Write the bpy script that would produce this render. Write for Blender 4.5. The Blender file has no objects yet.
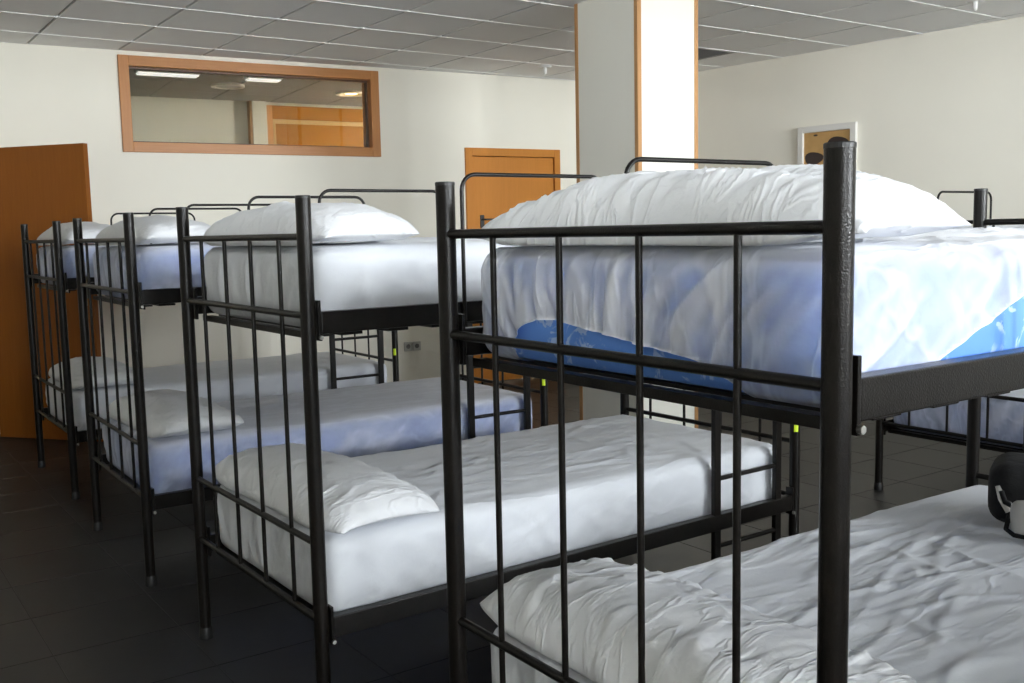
import bpy, bmesh, math, random
import numpy as np
from mathutils import Vector, Matrix

random.seed(7)
SC = bpy.context.scene
COL = SC.collection

# ------------------------------------------------------------------ camera
cam_d = bpy.data.cameras.new('camera')
cam = bpy.data.objects.new('camera', cam_d)
COL.objects.link(cam)
RX = (0.81772, -0.57523, -0.02098)
RY = (0.08020, 0.07777, 0.99374)
RF = (0.57000, 0.81428, -0.10972)
cam.matrix_world = Matrix(((RX[0], RY[0], -RF[0], -1.0454),
                           (RX[1], RY[1], -RF[1], -0.7936),
                           (RX[2], RY[2], -RF[2], 1.3677),
                           (0, 0, 0, 1)))
cam_d.sensor_width = 36.0
cam_d.lens = 1001.07 / 1024 * 36.0
cam_d.clip_start = 0.05
SC.camera = cam

# ------------------------------------------------------------------ world, light, exposure
world = bpy.data.worlds.new('sky')
SC.world = world
world.use_nodes = True
bgn = world.node_tree.nodes['Background']
bgn.inputs[0].default_value = (0.95, 0.955, 1.0, 1)
bgn.inputs[1].default_value = 56.0
SC.view_settings.view_transform = 'Standard'
SC.view_settings.look = 'None'
SC.view_settings.gamma = 1.0
SC.view_settings.exposure = 1.08
SC.cycles.use_denoising = True
SC.cycles.max_bounces = 12
SC.cycles.diffuse_bounces = 7
SC.cycles.transparent_max_bounces = 16
SC.cycles.sample_clamp_indirect = 8.0

FRONT_Y = -5.2
LEFT_X = -1.85
ZC = 2.745
WINS = [(-1.5, -0.5), (2.0, 3.5), (3.8, 5.6)]       # window openings in the front wall (x ranges)
ADDED_WIN = (-1.6, 2.6)                                  # made-up strip window, added on the left to brighten the head ends (y range)
ADDED_WZ = (2.57, 2.69)
WZ = (1.65, 2.68)
for i, (a, b) in enumerate(WINS):
    ld = bpy.data.lights.new('daylight_portal', 'AREA')
    ld.shape = 'RECTANGLE'
    ld.size = b - a
    ld.size_y = WZ[1] - WZ[0]
    ld.cycles.is_portal = True
    lo = bpy.data.objects.new('daylight_portal', ld)
    lo.location = ((a + b) / 2, FRONT_Y - 0.19, (WZ[0] + WZ[1]) / 2)
    lo.rotation_euler = (math.radians(90), 0, 0)     # -Z of the lamp faces +Y, into the room
    COL.objects.link(lo)
ld = bpy.data.lights.new('daylight_portal', 'AREA')  # portal of the strip window added on the left
ld.shape = 'RECTANGLE'
ld.size = ADDED_WZ[1] - ADDED_WZ[0]
ld.size_y = ADDED_WIN[1] - ADDED_WIN[0]
ld.cycles.is_portal = True
lo = bpy.data.objects.new('daylight_portal', ld)
lo.location = (LEFT_X - 0.15, (ADDED_WIN[0] + ADDED_WIN[1]) / 2, (ADDED_WZ[0] + ADDED_WZ[1]) / 2)
lo.rotation_euler = (0, math.radians(-90), 0)
COL.objects.link(lo)


# ------------------------------------------------------------------ helpers
def link(o, parent=None):
    COL.objects.link(o)
    if parent is not None:
        o.parent = parent
    return o


def empty(name, loc=(0, 0, 0), rz=0.0, parent=None):
    o = bpy.data.objects.new(name, None)
    o.empty_display_size = 0.1
    o.location = loc
    o.rotation_euler = (0, 0, rz)
    return link(o, parent)


def tag(o, label, cat, group=None):
    o['label'] = label
    o['category'] = cat
    if group:
        o['group'] = group
    return o


def struct(o):
    o['kind'] = 'structure'
    return o


def mesh_from(name, verts, faces, mat=None, smooth=False):
    me = bpy.data.meshes.new(name)
    me.from_pydata(verts, [], faces)
    if mat is not None:
        me.materials.append(mat)
    if smooth:
        me.polygons.foreach_set('use_smooth', [True] * len(me.polygons))
    me.update()
    return me


class MB:
    """collects simple shapes into one mesh"""
    def __init__(self):
        self.v = []
        self.f = []
        self.sm = []

    def add(self, v, f, smooth=False):
        n = len(self.v)
        self.v += [tuple(p) for p in v]
        for q in f:
            self.f.append(tuple(i + n for i in q))
            self.sm.append(smooth)

    def box(self, x0, x1, y0, y1, z0, z1, bev=0.0, M=None):
        bm = bmesh.new()
        bmesh.ops.create_cube(bm, size=1.0)
        for w in bm.verts:
            w.co = Vector(((x0 + x1) / 2 + w.co.x * (x1 - x0), (y0 + y1) / 2 + w.co.y * (y1 - y0), (z0 + z1) / 2 + w.co.z * (z1 - z0)))
        if bev > 0:
            bmesh.ops.bevel(bm, geom=list(bm.edges), offset=bev, segments=2, affect='EDGES', profile=0.5)
        if M is not None:
            bmesh.ops.transform(bm, matrix=M, verts=bm.verts)
        bm.verts.index_update()
        self.add([w.co[:] for w in bm.verts], [[w.index for w in q.verts] for q in bm.faces])
        bm.free()
        return self

    def tube(self, pts, r, n=12, caps=True, smooth=True):
        pts = [Vector(p) for p in pts]
        m = len(pts)
        T = []
        for i in range(m):
            a = pts[max(0, i - 1)]
            b = pts[min(m - 1, i + 1)]
            T.append((b - a).normalized())
        ref = Vector((0, 0, 1)) if abs(T[0].z) < 0.9 else Vector((1, 0, 0))
        X = (ref - T[0] * ref.dot(T[0])).normalized()
        rings = []
        rr = r if isinstance(r, (list, tuple)) else [r] * m
        for i in range(m):
            X = (X - T[i] * X.dot(T[i])).normalized()
            Y = T[i].cross(X)
            rings.append([pts[i] + (X * math.cos(2 * math.pi * k / n) + Y * math.sin(2 * math.pi * k / n)) * rr[i] for k in range(n)])
        v = [p[:] for ring in rings for p in ring]
        f = []
        for i in range(m - 1):
            for k in range(n):
                k2 = (k + 1) % n
                f.append((i * n + k, i * n + k2, (i + 1) * n + k2, (i + 1) * n + k))
        self.add(v, f, smooth)
        if caps:
            b0 = len(self.v)
            self.add([p[:] for p in rings[0]], [tuple(reversed(range(n)))])
            self.add([p[:] for p in rings[-1]], [tuple(range(n))])
        return self

    def mesh(self, name, mat):
        me = bpy.data.meshes.new(name)
        me.from_pydata(self.v, [], self.f)
        me.polygons.foreach_set('use_smooth', self.sm)
        if mat is not None:
            me.materials.append(mat)
        me.update()
        return me

    def build(self, name, mat, parent=None):
        return link(bpy.data.objects.new(name, self.mesh(name, mat)), parent)


def put(name, me, parent=None, loc=(0, 0, 0), rot=(0, 0, 0), scale=(1, 1, 1)):
    o = bpy.data.objects.new(name, me)
    o.location = loc
    o.rotation_euler = rot
    o.scale = scale
    return link(o, parent)


KIDS = {}


def copy_tree(o, parent=None):
    c = o.copy()
    link(c, None)
    c.parent = parent
    for ch in [k for k in bpy.data.objects if k.parent == o]:
        copy_tree(ch, c)
    return c


# ------------------------------------------------------------------ materials
def mat(name, color, rough=0.6, metal=0.0, spec=0.5):
    m = bpy.data.materials.new(name)
    m.use_nodes = True
    b = m.node_tree.nodes['Principled BSDF']
    b.inputs['Base Color'].default_value = (*color, 1)
    b.inputs['Roughness'].default_value = rough
    b.inputs['Metallic'].default_value = metal
    b.inputs['Specular IOR Level'].default_value = spec
    return m


def nd(m, typ, **kw):
    n = m.node_tree.nodes.new(typ)
    for k, v in kw.items():
        setattr(n, k, v)
    return n


def lk(m, a, b):
    m.node_tree.links.new(a, b)


def bsdf(m):
    return m.node_tree.nodes['Principled BSDF']


def add_bump(m, height, strength, dist):
    bp = nd(m, 'ShaderNodeBump')
    bp.inputs['Strength'].default_value = strength
    bp.inputs['Distance'].default_value = dist
    lk(m, height, bp.inputs['Height'])
    lk(m, bp.outputs['Normal'], bsdf(m).inputs['Normal'])
    return bp


def ramp(m, fac, stops):
    r = nd(m, 'ShaderNodeValToRGB')
    el = r.color_ramp.elements
    while len(el) < len(stops):
        el.new(0.5)
    for e, (p, c) in zip(el, stops):
        e.position = p
        e.color = (*c, 1)
    lk(m, fac, r.inputs['Fac'])
    return r.outputs['Color']


def noise(m, scale, detail=4, rough=0.5, vec=None, dist=0.0):
    n = nd(m, 'ShaderNodeTexNoise')
    n.inputs['Scale'].default_value = scale
    n.inputs['Detail'].default_value = detail
    n.inputs['Roughness'].default_value = rough
    n.inputs['Distortion'].default_value = dist
    if vec is not None:
        lk(m, vec, n.inputs['Vector'])
    return n


def coords(m, scale=(1, 1, 1), kind='Object'):
    t = nd(m, 'ShaderNodeTexCoord')
    mp = nd(m, 'ShaderNodeMapping')
    mp.inputs['Scale'].default_value = scale
    lk(m, t.outputs[kind], mp.inputs['Vector'])
    return mp.outputs['Vector']


def metal_mat():
    m = mat('hammered black bronze paint', (0.006, 0.005, 0.0045), 0.29, 0.0, 0.24)
    v = nd(m, 'ShaderNodeTexVoronoi', feature='SMOOTH_F1')
    v.inputs['Scale'].default_value = 540
    lk(m, coords(m, (1, 1, 0.75)), v.inputs['Vector'])
    add_bump(m, v.outputs['Distance'], 0.35, 0.0012)
    n = noise(m, 40, 3, 0.6, coords(m))
    lk(m, ramp(m, n.outputs['Fac'], [(0.3, (0.004, 0.0033, 0.0027)), (0.7, (0.009, 0.0072, 0.0058))]), bsdf(m).inputs['Base Color'])
    return m


def wood_mat(name, c0, c1, axis='z', rough=0.38):
    m = mat(name, c0, rough, 0, 0.28)
    sc = {'z': (14, 14, 0.9), 'x': (0.9, 14, 14)}[axis]
    vec = coords(m, sc)
    n = noise(m, 3.2, 6, 0.65, vec, 0.4)
    lk(m, ramp(m, n.outputs['Fac'], [(0.25, c0), (0.75, c1)]), bsdf(m).inputs['Base Color'])
    add_bump(m, n.outputs['Fac'], 0.06, 0.004)
    return m


def wall_mat(name, c):
    m = mat(name, c, 0.75, 0, 0.3)
    n = noise(m, 1.3, 3, 0.5, coords(m))
    c2 = tuple(x * 0.95 for x in c)
    lk(m, ramp(m, n.outputs['Fac'], [(0.3, c), (0.7, c2)]), bsdf(m).inputs['Base Color'])
    n2 = noise(m, 160, 3, 0.6, coords(m))
    add_bump(m, n2.outputs['Fac'], 0.08, 0.003)
    return m


M_METAL = metal_mat()
M_WALL = wall_mat('cream wall paint', (0.87, 0.84, 0.745))
M_COLUMN = wall_mat('cream column paint', (0.84, 0.825, 0.745))
M_TILE = mat('white mineral ceiling tile', (0.88, 0.88, 0.88), 0.85, 0, 0.2)
_n = noise(M_TILE, 260, 3, 0.7, coords(M_TILE))
add_bump(M_TILE, _n.outputs['Fac'], 0.12, 0.004)
M_GRID = mat('white ceiling grid', (0.50, 0.50, 0.48), 0.5)
M_BAR = mat('white enamelled ceiling bar', (0.86, 0.86, 0.85), 0.4)
M_FLOORT = mat('charcoal stoneware floor tile', (0.03, 0.0285, 0.028), 0.42, 0, 0.5)
_n = noise(M_FLOORT, 5, 6, 0.65, coords(M_FLOORT))
lk(M_FLOORT, ramp(M_FLOORT, _n.outputs['Fac'], [(0.3, (0.017, 0.0155, 0.0145)), (0.75, (0.027, 0.025, 0.0235))]), bsdf(M_FLOORT).inputs['Base Color'])
_r = noise(M_FLOORT, 60, 4, 0.6, coords(M_FLOORT))
add_bump(M_FLOORT, _r.outputs['Fac'], 0.08, 0.003)
M_GROUT = mat('grey grout', (0.055, 0.052, 0.05), 0.8)
M_FRAME = wood_mat('varnished beech window frame', (0.42, 0.175, 0.052), (0.50, 0.225, 0.075), 'x')
M_FRAMEV = wood_mat('varnished beech upright', (0.42, 0.175, 0.052), (0.50, 0.225, 0.075), 'z')
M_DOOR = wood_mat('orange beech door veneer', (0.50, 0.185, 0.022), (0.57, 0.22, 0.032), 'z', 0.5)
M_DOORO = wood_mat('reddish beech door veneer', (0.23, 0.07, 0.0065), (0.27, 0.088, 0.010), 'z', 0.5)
M_STRIP = wood_mat('pine corner strip', (0.42, 0.22, 0.09), (0.52, 0.29, 0.13), 'z', 0.5)
M_BLACK = mat('black plastic', (0.012, 0.012, 0.012), 0.45)
M_WHITEP = mat('white plastic', (0.78, 0.78, 0.76), 0.4)
M_STEEL = mat('zinc bolt', (0.55, 0.54, 0.5), 0.35, 1.0)
M_TAG = mat('yellow green sticker', (0.55, 0.72, 0.02), 0.5)
M_GROUND = mat('pale courtyard paving', (0.30, 0.29, 0.27), 0.9)
M_BASEB = mat('dark stoneware skirting', (0.05, 0.046, 0.042), 0.5)


def glass_mat():
    m = bpy.data.materials.new('window glass')
    m.use_nodes = True
    nt = m.node_tree
    nt.nodes.clear()
    out = nt.nodes.new('ShaderNodeOutputMaterial')
    mix = nt.nodes.new('ShaderNodeMixShader')
    tr = nt.nodes.new('ShaderNodeBsdfTransparent')
    tr.inputs[0].default_value = (0.93, 0.95, 0.94, 1)
    gl = nt.nodes.new('ShaderNodeBsdfGlossy')
    gl.inputs['Roughness'].default_value = 0.02
    fr = nt.nodes.new('ShaderNodeFresnel')
    fr.inputs['IOR'].default_value = 1.5
    nt.links.new(fr.outputs[0], mix.inputs[0])
    nt.links.new(tr.outputs[0], mix.inputs[1])
    nt.links.new(gl.outputs[0], mix.inputs[2])
    nt.links.new(mix.outputs[0], out.inputs[0])
    return m


M_GLASS = glass_mat()


def emit_mat(name, c, s):
    m = mat(name, c, 0.5)
    b = bsdf(m)
    b.inputs['Emission Color'].default_value = (*c, 1)
    b.inputs['Emission Strength'].default_value = s
    return m


def crinkle(m, scale, vecs, strength, dist, fine):
    """ridged folds of thin cloth as fine relief"""
    n = noise(m, scale, 3, 0.55, coords(m, vecs), 0.45)
    a = nd(m, 'ShaderNodeMath', operation='SUBTRACT')
    lk(m, n.outputs['Fac'], a.inputs[0])
    a.inputs[1].default_value = 0.5
    b = nd(m, 'ShaderNodeMath', operation='ABSOLUTE')
    lk(m, a.outputs[0], b.inputs[0])
    r = nd(m, 'ShaderNodeMapRange', interpolation_type='SMOOTHSTEP')
    r.inputs['From Min'].default_value = 0.0
    r.inputs['From Max'].default_value = 0.05
    r.inputs['To Min'].default_value = 1.0
    r.inputs['To Max'].default_value = 0.0
    lk(m, b.outputs[0], r.inputs['Value'])
    f = noise(m, fine, 4, 0.6, coords(m), 0.8)
    s = nd(m, 'ShaderNodeMath', operation='MULTIPLY_ADD')
    lk(m, f.outputs['Fac'], s.inputs[0])
    s.inputs[1].default_value = 0.35
    lk(m, r.outputs['Result'], s.inputs[2])
    add_bump(m, s.outputs[0], strength, dist)
    return r.outputs['Result']


def sheet_mat(name, white, sheer):
    """thin non-woven cover: mostly white, the mattress below shows through where it is stretched"""
    m = mat(name, white, 0.62, 0, 0.35)
    b = bsdf(m)
    b.inputs['Sheen Weight'].default_value = 0.15
    at = nd(m, 'ShaderNodeAttribute')
    at.attribute_name = 'sheer'
    n = noise(m, 9, 5, 0.65, coords(m, (1, 1, 1)), 0.6)
    r = nd(m, 'ShaderNodeMapRange')
    r.inputs['From Min'].default_value = 0.35
    r.inputs['From Max'].default_value = 0.7
    r.inputs['To Min'].default_value = 0.9
    r.inputs['To Max'].default_value = 1.08
    lk(m, n.outputs['Fac'], r.inputs['Value'])
    mu = nd(m, 'ShaderNodeMath', operation='MULTIPLY')
    lk(m, at.outputs['Fac'], mu.inputs[0])
    lk(m, r.outputs['Result'], mu.inputs[1])
    mu2 = nd(m, 'ShaderNodeMath', operation='MULTIPLY')
    lk(m, mu.outputs[0], mu2.inputs[0])
    mu2.inputs[1].default_value = sheer
    su = nd(m, 'ShaderNodeMath', operation='SUBTRACT')
    su.inputs[0].default_value = 1.0
    lk(m, mu2.outputs[0], su.inputs[1])
    if sheer > 0.5:
        rd = crinkle(m, 5.0, (0.9, 1.9, 0.6), 0.30, 0.010, 60)
    else:
        rd = crinkle(m, 5.0, (0.4, 1.7, 0.9), 0.17, 0.010, 60)
    # cloth doubled in a fold hides what lies below
    al = nd(m, 'ShaderNodeMath', operation='MULTIPLY_ADD', use_clamp=True)
    lk(m, rd, al.inputs[0])
    al.inputs[1].default_value = 0.22 * sheer
    lk(m, su.outputs[0], al.inputs[2])
    lk(m, al.outputs[0], b.inputs['Alpha'])
    return m


M_SHEET = sheet_mat('sheer white cover', (0.77, 0.79, 0.84), 0.56)
M_SHEETW = sheet_mat('white cover', (0.72, 0.745, 0.79), 0.16)
M_SHEETB = sheet_mat('sheer bluish cover', (0.72, 0.75, 0.83), 0.50)
M_PILLOW = mat('white cotton pillow', (0.75, 0.765, 0.795), 0.7, 0, 0.25)
bsdf(M_PILLOW).inputs['Sheen Weight'].default_value = 0.1
crinkle(M_PILLOW, 6.0, (0.7, 2.6, 0.9), 0.30, 0.010, 50)


def damask_mat(name, base, flower):
    m = mat(name, base, 0.6, 0, 0.3)
    vec = coords(m, (1, 1, 1))
    n = noise(m, 14, 4, 0.6, vec, 1.6)
    v = nd(m, 'ShaderNodeTexVoronoi')
    v.inputs['Scale'].default_value = 26
    lk(m, n.outputs['Color'], v.inputs['Vector'])
    n2 = noise(m, 8, 2, 0.5, vec)
    mu = nd(m, 'ShaderNodeMath', operation='MULTIPLY')
    a = ramp(m, n.outputs['Fac'], [(0.56, (0, 0, 0)), (0.60, (1, 1, 1))])
    c = ramp(m, n2.outputs['Fac'], [(0.47, (0, 0, 0)), (0.53, (1, 1, 1))])
    lk(m, a, mu.inputs[0])
    lk(m, c, mu.inputs[1])
    mx = nd(m, 'ShaderNodeMix', data_type='RGBA')
    mx.inputs['A'].default_value = (*base, 1)
    mx.inputs['B'].default_value = (*flower, 1)
    lk(m, mu.outputs[0], mx.inputs['Factor'])
    lk(m, mx.outputs['Result'], bsdf(m).inputs['Base Color'])
    return m


M_BLUE = damask_mat('blue damask ticking', (0.12, 0.29, 0.78), (0.42, 0.57, 0.88))
M_PALE = damask_mat('pale ticking', (0.62, 0.68, 0.78), (0.72, 0.76, 0.82))


# ------------------------------------------------------------------ numpy noise
def vnoise(x, y, seed=0):
    xi = np.floor(x).astype(np.int64)
    yi = np.floor(y).astype(np.int64)
    xf = x - xi
    yf = y - yi

    def h(a, b):
        k = (a * 374761393 + b * 668265263 + seed * 1442695041) & 0xFFFFFFFF
        k = ((k ^ (k >> 13)) * 1274126177) & 0xFFFFFFFF
        return ((k ^ (k >> 16)) & 0xFFFF) / 65535.0
    u = xf * xf * (3 - 2 * xf)
    v = yf * yf * (3 - 2 * yf)
    return (h(xi, yi) * (1 - u) + h(xi + 1, yi) * u) * (1 - v) + (h(xi, yi + 1) * (1 - u) + h(xi + 1, yi + 1) * u) * v


def ridge(x, y, seed=0):
    n = vnoise(x, y, seed)
    return np.clip(1 - np.abs(2 * n - 1) * 2.2, 0, 1) ** 1.5


def creases(a, b, segs):
    """sum of gaussian ridges along line segments (a0,b0,a1,b1,height,width)"""
    d = np.zeros_like(a)
    for (a0, b0, a1, b1, h, w) in segs:
        L = math.hypot(a1 - a0, b1 - b0) + 1e-9
        ua, ub = (a1 - a0) / L, (b1 - b0) / L
        t = (a - a0) * ua + (b - b0) * ub
        s = -(a - a0) * ub + (b - b0) * ua
        bend = 0.10 * L * np.sin(np.clip(t / L, 0, 1) * math.pi) * (1 if h > 0.003 else -1)
        s = s - bend * 0.6
        tt = np.clip(t / L, 0, 1)
        end = np.exp(-(np.minimum(t, 0) / (2.5 * w)) ** 2 - (np.maximum(t - L, 0) / (2.5 * w)) ** 2)
        taper = (0.35 + 0.65 * np.sin(np.clip(tt, 0.02, 0.98) * math.pi))
        d += h * np.exp(-(s / w) ** 2) * end * taper
    return d


# ------------------------------------------------------------------ setting
# back wall: a plane through (0.344, 7.061) along U
UO = Vector((0.344, 7.061, 0))
UA = math.atan2(-0.0914, 0.9958)
# right wall: from (5.606, 5.602) to (5.861, 2.875)
RO = Vector((5.606, 5.602, 0))
RA = math.atan2(2.875 - 5.602, 5.861 - 5.606)


def uw(u, off=0.0, z=0.0):
    """point on the back wall: u along it, off behind it"""
    return (UO.x + u * math.cos(UA) - off * math.sin(UA), UO.y + u * math.sin(UA) + off * math.cos(UA), z)


def back_y(x):
    return UO.y + (x - UO.x) * math.tan(UA)


def right_x(y):
    return RO.x + (y - RO.y) * (math.cos(RA) / math.sin(RA))


xc = 5.5
for _ in range(10):
    xc = right_x(back_y(xc))
yc = back_y(xc)
ROOM = [(LEFT_X, FRONT_Y), (right_x(FRONT_Y), FRONT_Y), (xc, yc), (LEFT_X, back_y(LEFT_X))]

M_UW = Matrix.Translation(UO) @ Matrix.Rotation(UA, 4, 'Z')
M_RW = Matrix.Translation(RO) @ Matrix.Rotation(RA, 4, 'Z')
U_LEFT = (LEFT_X - UO.x) / math.cos(UA)
U_RIGHT = (xc - UO.x) / math.cos(UA)

# openings in the back wall: (u0, u1, z0, z1)
DW = (-1.32, -0.37, 0.0, 2.04)           # doorway at the left
WN = (0.668, 2.567, 2.082, 2.639)          # interior window
D1 = (3.505, 4.36, 0.0, 2.035)           # closed door
TH = 0.16


def wall_with_holes(name, x0, x1, z0, z1, holes, th, M, m):
    """box wall along local x, thickness towards +y, rectangular holes cut out"""
    b = MB()
    xs = sorted(set([x0, x1] + [h[0] for h in holes] + [h[1] for h in holes]))
    for i in range(len(xs) - 1):
        a, c = xs[i], xs[i + 1]
        hs = [h for h in holes if h[0] <= a + 1e-6 and h[1] >= c - 1e-6]
        if not hs:
            b.box(a, c, 0, th, z0, z1)
        else:
            h = hs[0]
            if h[2] > z0 + 1e-6:
                b.box(a, c, 0, th, z0, h[2])
            if h[3] < z1 - 1e-6:
                b.box(a, c, 0, th, h[3], z1)
    o = b.build(name, m)
    o.matrix_world = M
    return struct(o)


wall_back = wall_with_holes('wall_back', U_LEFT - 0.3, U_RIGHT + 0.02, 0, 2.95, [DW, WN, D1], TH, M_UW, M_WALL)
# right wall as a box: local x runs along the wall towards the front, local -y into the room
o = MB().box(-1.2, 12.0, 0, 0.16, 0, 2.95).build('wall_right', M_WALL)
o.matrix_world = M_RW
struct(o)
wall_with_holes('wall_left', 0, 12.8, 0, 2.95, [(ADDED_WIN[0] - FRONT_Y + 0.2, ADDED_WIN[1] - FRONT_Y + 0.2, ADDED_WZ[0], ADDED_WZ[1])], 0.16,
                Matrix.Translation((LEFT_X, FRONT_Y - 0.2, 0)) @ Matrix.Rotation(math.pi / 2, 4, 'Z'), M_WALL)
fx1 = right_x(FRONT_Y) + 0.3
wall_with_holes('wall_front', LEFT_X - 0.2, fx1, 0, 2.95, [(a, b, WZ[0], WZ[1]) for a, b in WINS], 0.2,
                Matrix.Translation((0, FRONT_Y - 0.2, 0)), M_WALL)
for k, (a, b) in enumerate(WINS + [ADDED_WIN], 2):
    if (a, b) == ADDED_WIN:
        w = struct(empty('window_%d' % k, (LEFT_X - 0.08, (a + b) / 2, ADDED_WZ[0]), math.pi / 2))  # invented window, lets extra daylight onto the bed heads
    else:
        w = struct(empty('window_%d' % k, ((a + b) / 2, FRONT_Y - 0.1, WZ[0])))
    hw, hh = (b - a) / 2, (ADDED_WZ[1] - ADDED_WZ[0] if (a, b) == ADDED_WIN else WZ[1] - WZ[0])
    fz = 0.02 if (a, b) == ADDED_WIN else 0.05
    for x in (-hw, -0.025, hw - 0.05):
        MB().box(x, x + 0.05, -0.03, 0.03, 0, hh, 0.004).build('frame_upright', M_WHITEP, w)
    for z in (0, hh - fz):
        MB().box(-hw + 0.05, hw - 0.05, -0.028, 0.028, z, z + fz, 0.004).build('frame_rail', M_WHITEP, w)
    MB().box(-hw + 0.05, hw - 0.05, -0.003, 0.003, fz, hh - fz).build('pane', M_GLASS, w)
o = MB().box(-30, 30, -40, 25, -0.32, -0.3).build('ground', M_GROUND)
struct(o)


# floor: grout bed and tiles
def clip_poly(poly, clipper):
    """Sutherland-Hodgman, clipper counter-clockwise"""
    out = list(poly)
    for i in range(len(clipper)):
        ax, ay = clipper[i]
        bx, by = clipper[(i + 1) % len(clipper)]
        src, out = out, []
        for j in range(len(src)):
            p, q = src[j], src[(j + 1) % len(src)]
            sp = (bx - ax) * (p[1] - ay) - (by - ay) * (p[0] - ax)
            sq = (bx - ax) * (q[1] - ay) - (by - ay) * (q[0] - ax)
            if sp >= 0:
                out.append(p)
            if (sp >= 0) != (sq >= 0):
                t = sp / (sp - sq)
                out.append((p[0] + (q[0] - p[0]) * t, p[1] + (q[1] - p[1]) * t))
        if not out:
            return []
    return out


def area(p):
    return 0.5 * sum(p[i][0] * p[(i + 1) % len(p)][1] - p[(i + 1) % len(p)][0] * p[i][1] for i in range(len(p)))


def slab(poly, z0, z1, bev_top=None):
    """prism; bev_top chamfers the face at z1 by that inset"""
    n = len(poly)
    cx = sum(p[0] for p in poly) / n
    cy = sum(p[1] for p in poly) / n
    v = [(p[0], p[1], z0) for p in poly] + [(p[0], p[1], z1) for p in poly]
    f = [tuple(reversed(range(n))), tuple(range(n, 2 * n))]
    f += [(i, (i + 1) % n, n + (i + 1) % n, n + i) for i in range(n)]
    return v, f


ccw = ROOM
v, f = slab([(LEFT_X - 0.1, FRONT_Y - 0.1), (right_x(FRONT_Y) + .1, FRONT_Y - 0.1), (xc + 0.1, yc + 0.1), (LEFT_X - .1, back_y(LEFT_X) + .1)], -0.12, -0.0025)
floor = struct(link(bpy.data.objects.new('floor', mesh_from('floor', v, f, M_GROUT))))
TS, G = 0.41, 0.0022
fx, fy = -0.07, 3.11
tile_me = None
bulk = MB()
for i in range(-8, 18):
    for j in range(-22, 14):
        x0, y0 = fx + i * TS, fy + j * TS
        if x0 + TS < LEFT_X or y0 + TS < FRONT_Y or x0 > 6.6 or y0 > 7.5:
            continue
        sq = [(x0 + G, y0 + G), (x0 + TS - G, y0 + G), (x0 + TS - G, y0 + TS - G), (x0 + G, y0 + TS - G)]
        p = clip_poly(sq, ccw)
        if len(p) < 3 or abs(area(p)) < 0.002:
            continue
        full = abs(area(p) - area(sq)) < 1e-6
        near = -1.75 <= x0 <= 3.6 and 1.0 <= y0
        if near:
            if full:
                if tile_me is None:
                    vv, ff = slab([(G, G), (TS - G, G), (TS - G, TS - G), (G, TS - G)], -0.008, 0.0)
                    tile_me = mesh_from('floor_tile', vv, ff, M_FLOORT)
                put('floor_tile', tile_me, floor, (x0, y0, 0))
            else:
                vv, ff = slab(p, -0.008, 0.0)
                link(bpy.data.objects.new('floor_tile', mesh_from('floor_tile', vv, ff, M_FLOORT)), floor)
        else:
            vv, ff = slab(p, -0.008, 0.0)
            bulk.add(vv, ff)
o = bulk.build('floor_tiling', M_FLOORT, floor)
o['kind'] = 'stuff'

# ceiling: recessed grid above, tiles hanging proud of it
v, f = slab([(LEFT_X - 0.1, FRONT_Y - 0.15), (right_x(FRONT_Y) + .1, FRONT_Y - 0.15), (xc + 0.1, yc + 0.12), (LEFT_X - .1, back_y(LEFT_X) + .12)], ZC + 0.03, ZC + 0.1)
ceiling = struct(link(bpy.data.objects.new('ceiling', mesh_from('ceiling', v, f, M_GRID))))
CS, CG = 0.60, 0.009
cx0, cy0 = 0.345, 6.63
ct_me = None
VENT = None
for i in range(-6, 11):
    for j in range(-21, 3):
        x0, y0 = cx0 + i * CS, cy0 + j * CS
        sq = [(x0 + CG, y0 + CG), (x0 + CS - CG, y0 + CG), (x0 + CS - CG, y0 + CS - CG), (x0 + CG, y0 + CS - CG)]
        p = clip_poly(sq, ccw)
        if len(p) < 3 or abs(area(p)) < 0.002:
            continue
        if i == 7 and j == -3:
            VENT = (x0 + CS / 2, y0 + CS / 2)
            continue
        if abs(area(p) - area(sq)) < 1e-6:
            if ct_me is None:
                b = MB()
                h = CS / 2 - CG
                vv, ff = slab([(-h, -h), (h, -h), (h, h), (-h, h)], 0, 0.012)
                b.add(vv, ff)
                ct_me = b.mesh('ceiling_tile', M_TILE)
            put('ceiling_tile', ct_me, ceiling, (x0 + CS / 2, y0 + CS / 2, ZC))
        else:
            vv, ff = slab(p, ZC, ZC + 0.012)
            link(bpy.data.objects.new('ceiling_tile', mesh_from('ceiling_tile', vv, ff, M_TILE)), ceiling)

# white bars below the tiles along every joint that runs parallel to the back wall
for j in range(-20, 4):
    y0 = cy0 + j * CS
    if not FRONT_Y + 0.02 < y0 < back_y(LEFT_X) - 0.01:
        continue
    xa, xb = LEFT_X + 0.002, right_x(y0) - 0.002
    if y0 > yc:
        xb = min(xb, UO.x + (y0 - UO.y - 0.004) / math.tan(UA))
    if xb - xa > 0.05:
        MB().box(xa, xb, y0 - 0.0045, y0 + 0.0045, ZC - 0.004, ZC + 0.012, 0.001).build('ceiling_bar', M_BAR, ceiling)

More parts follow.
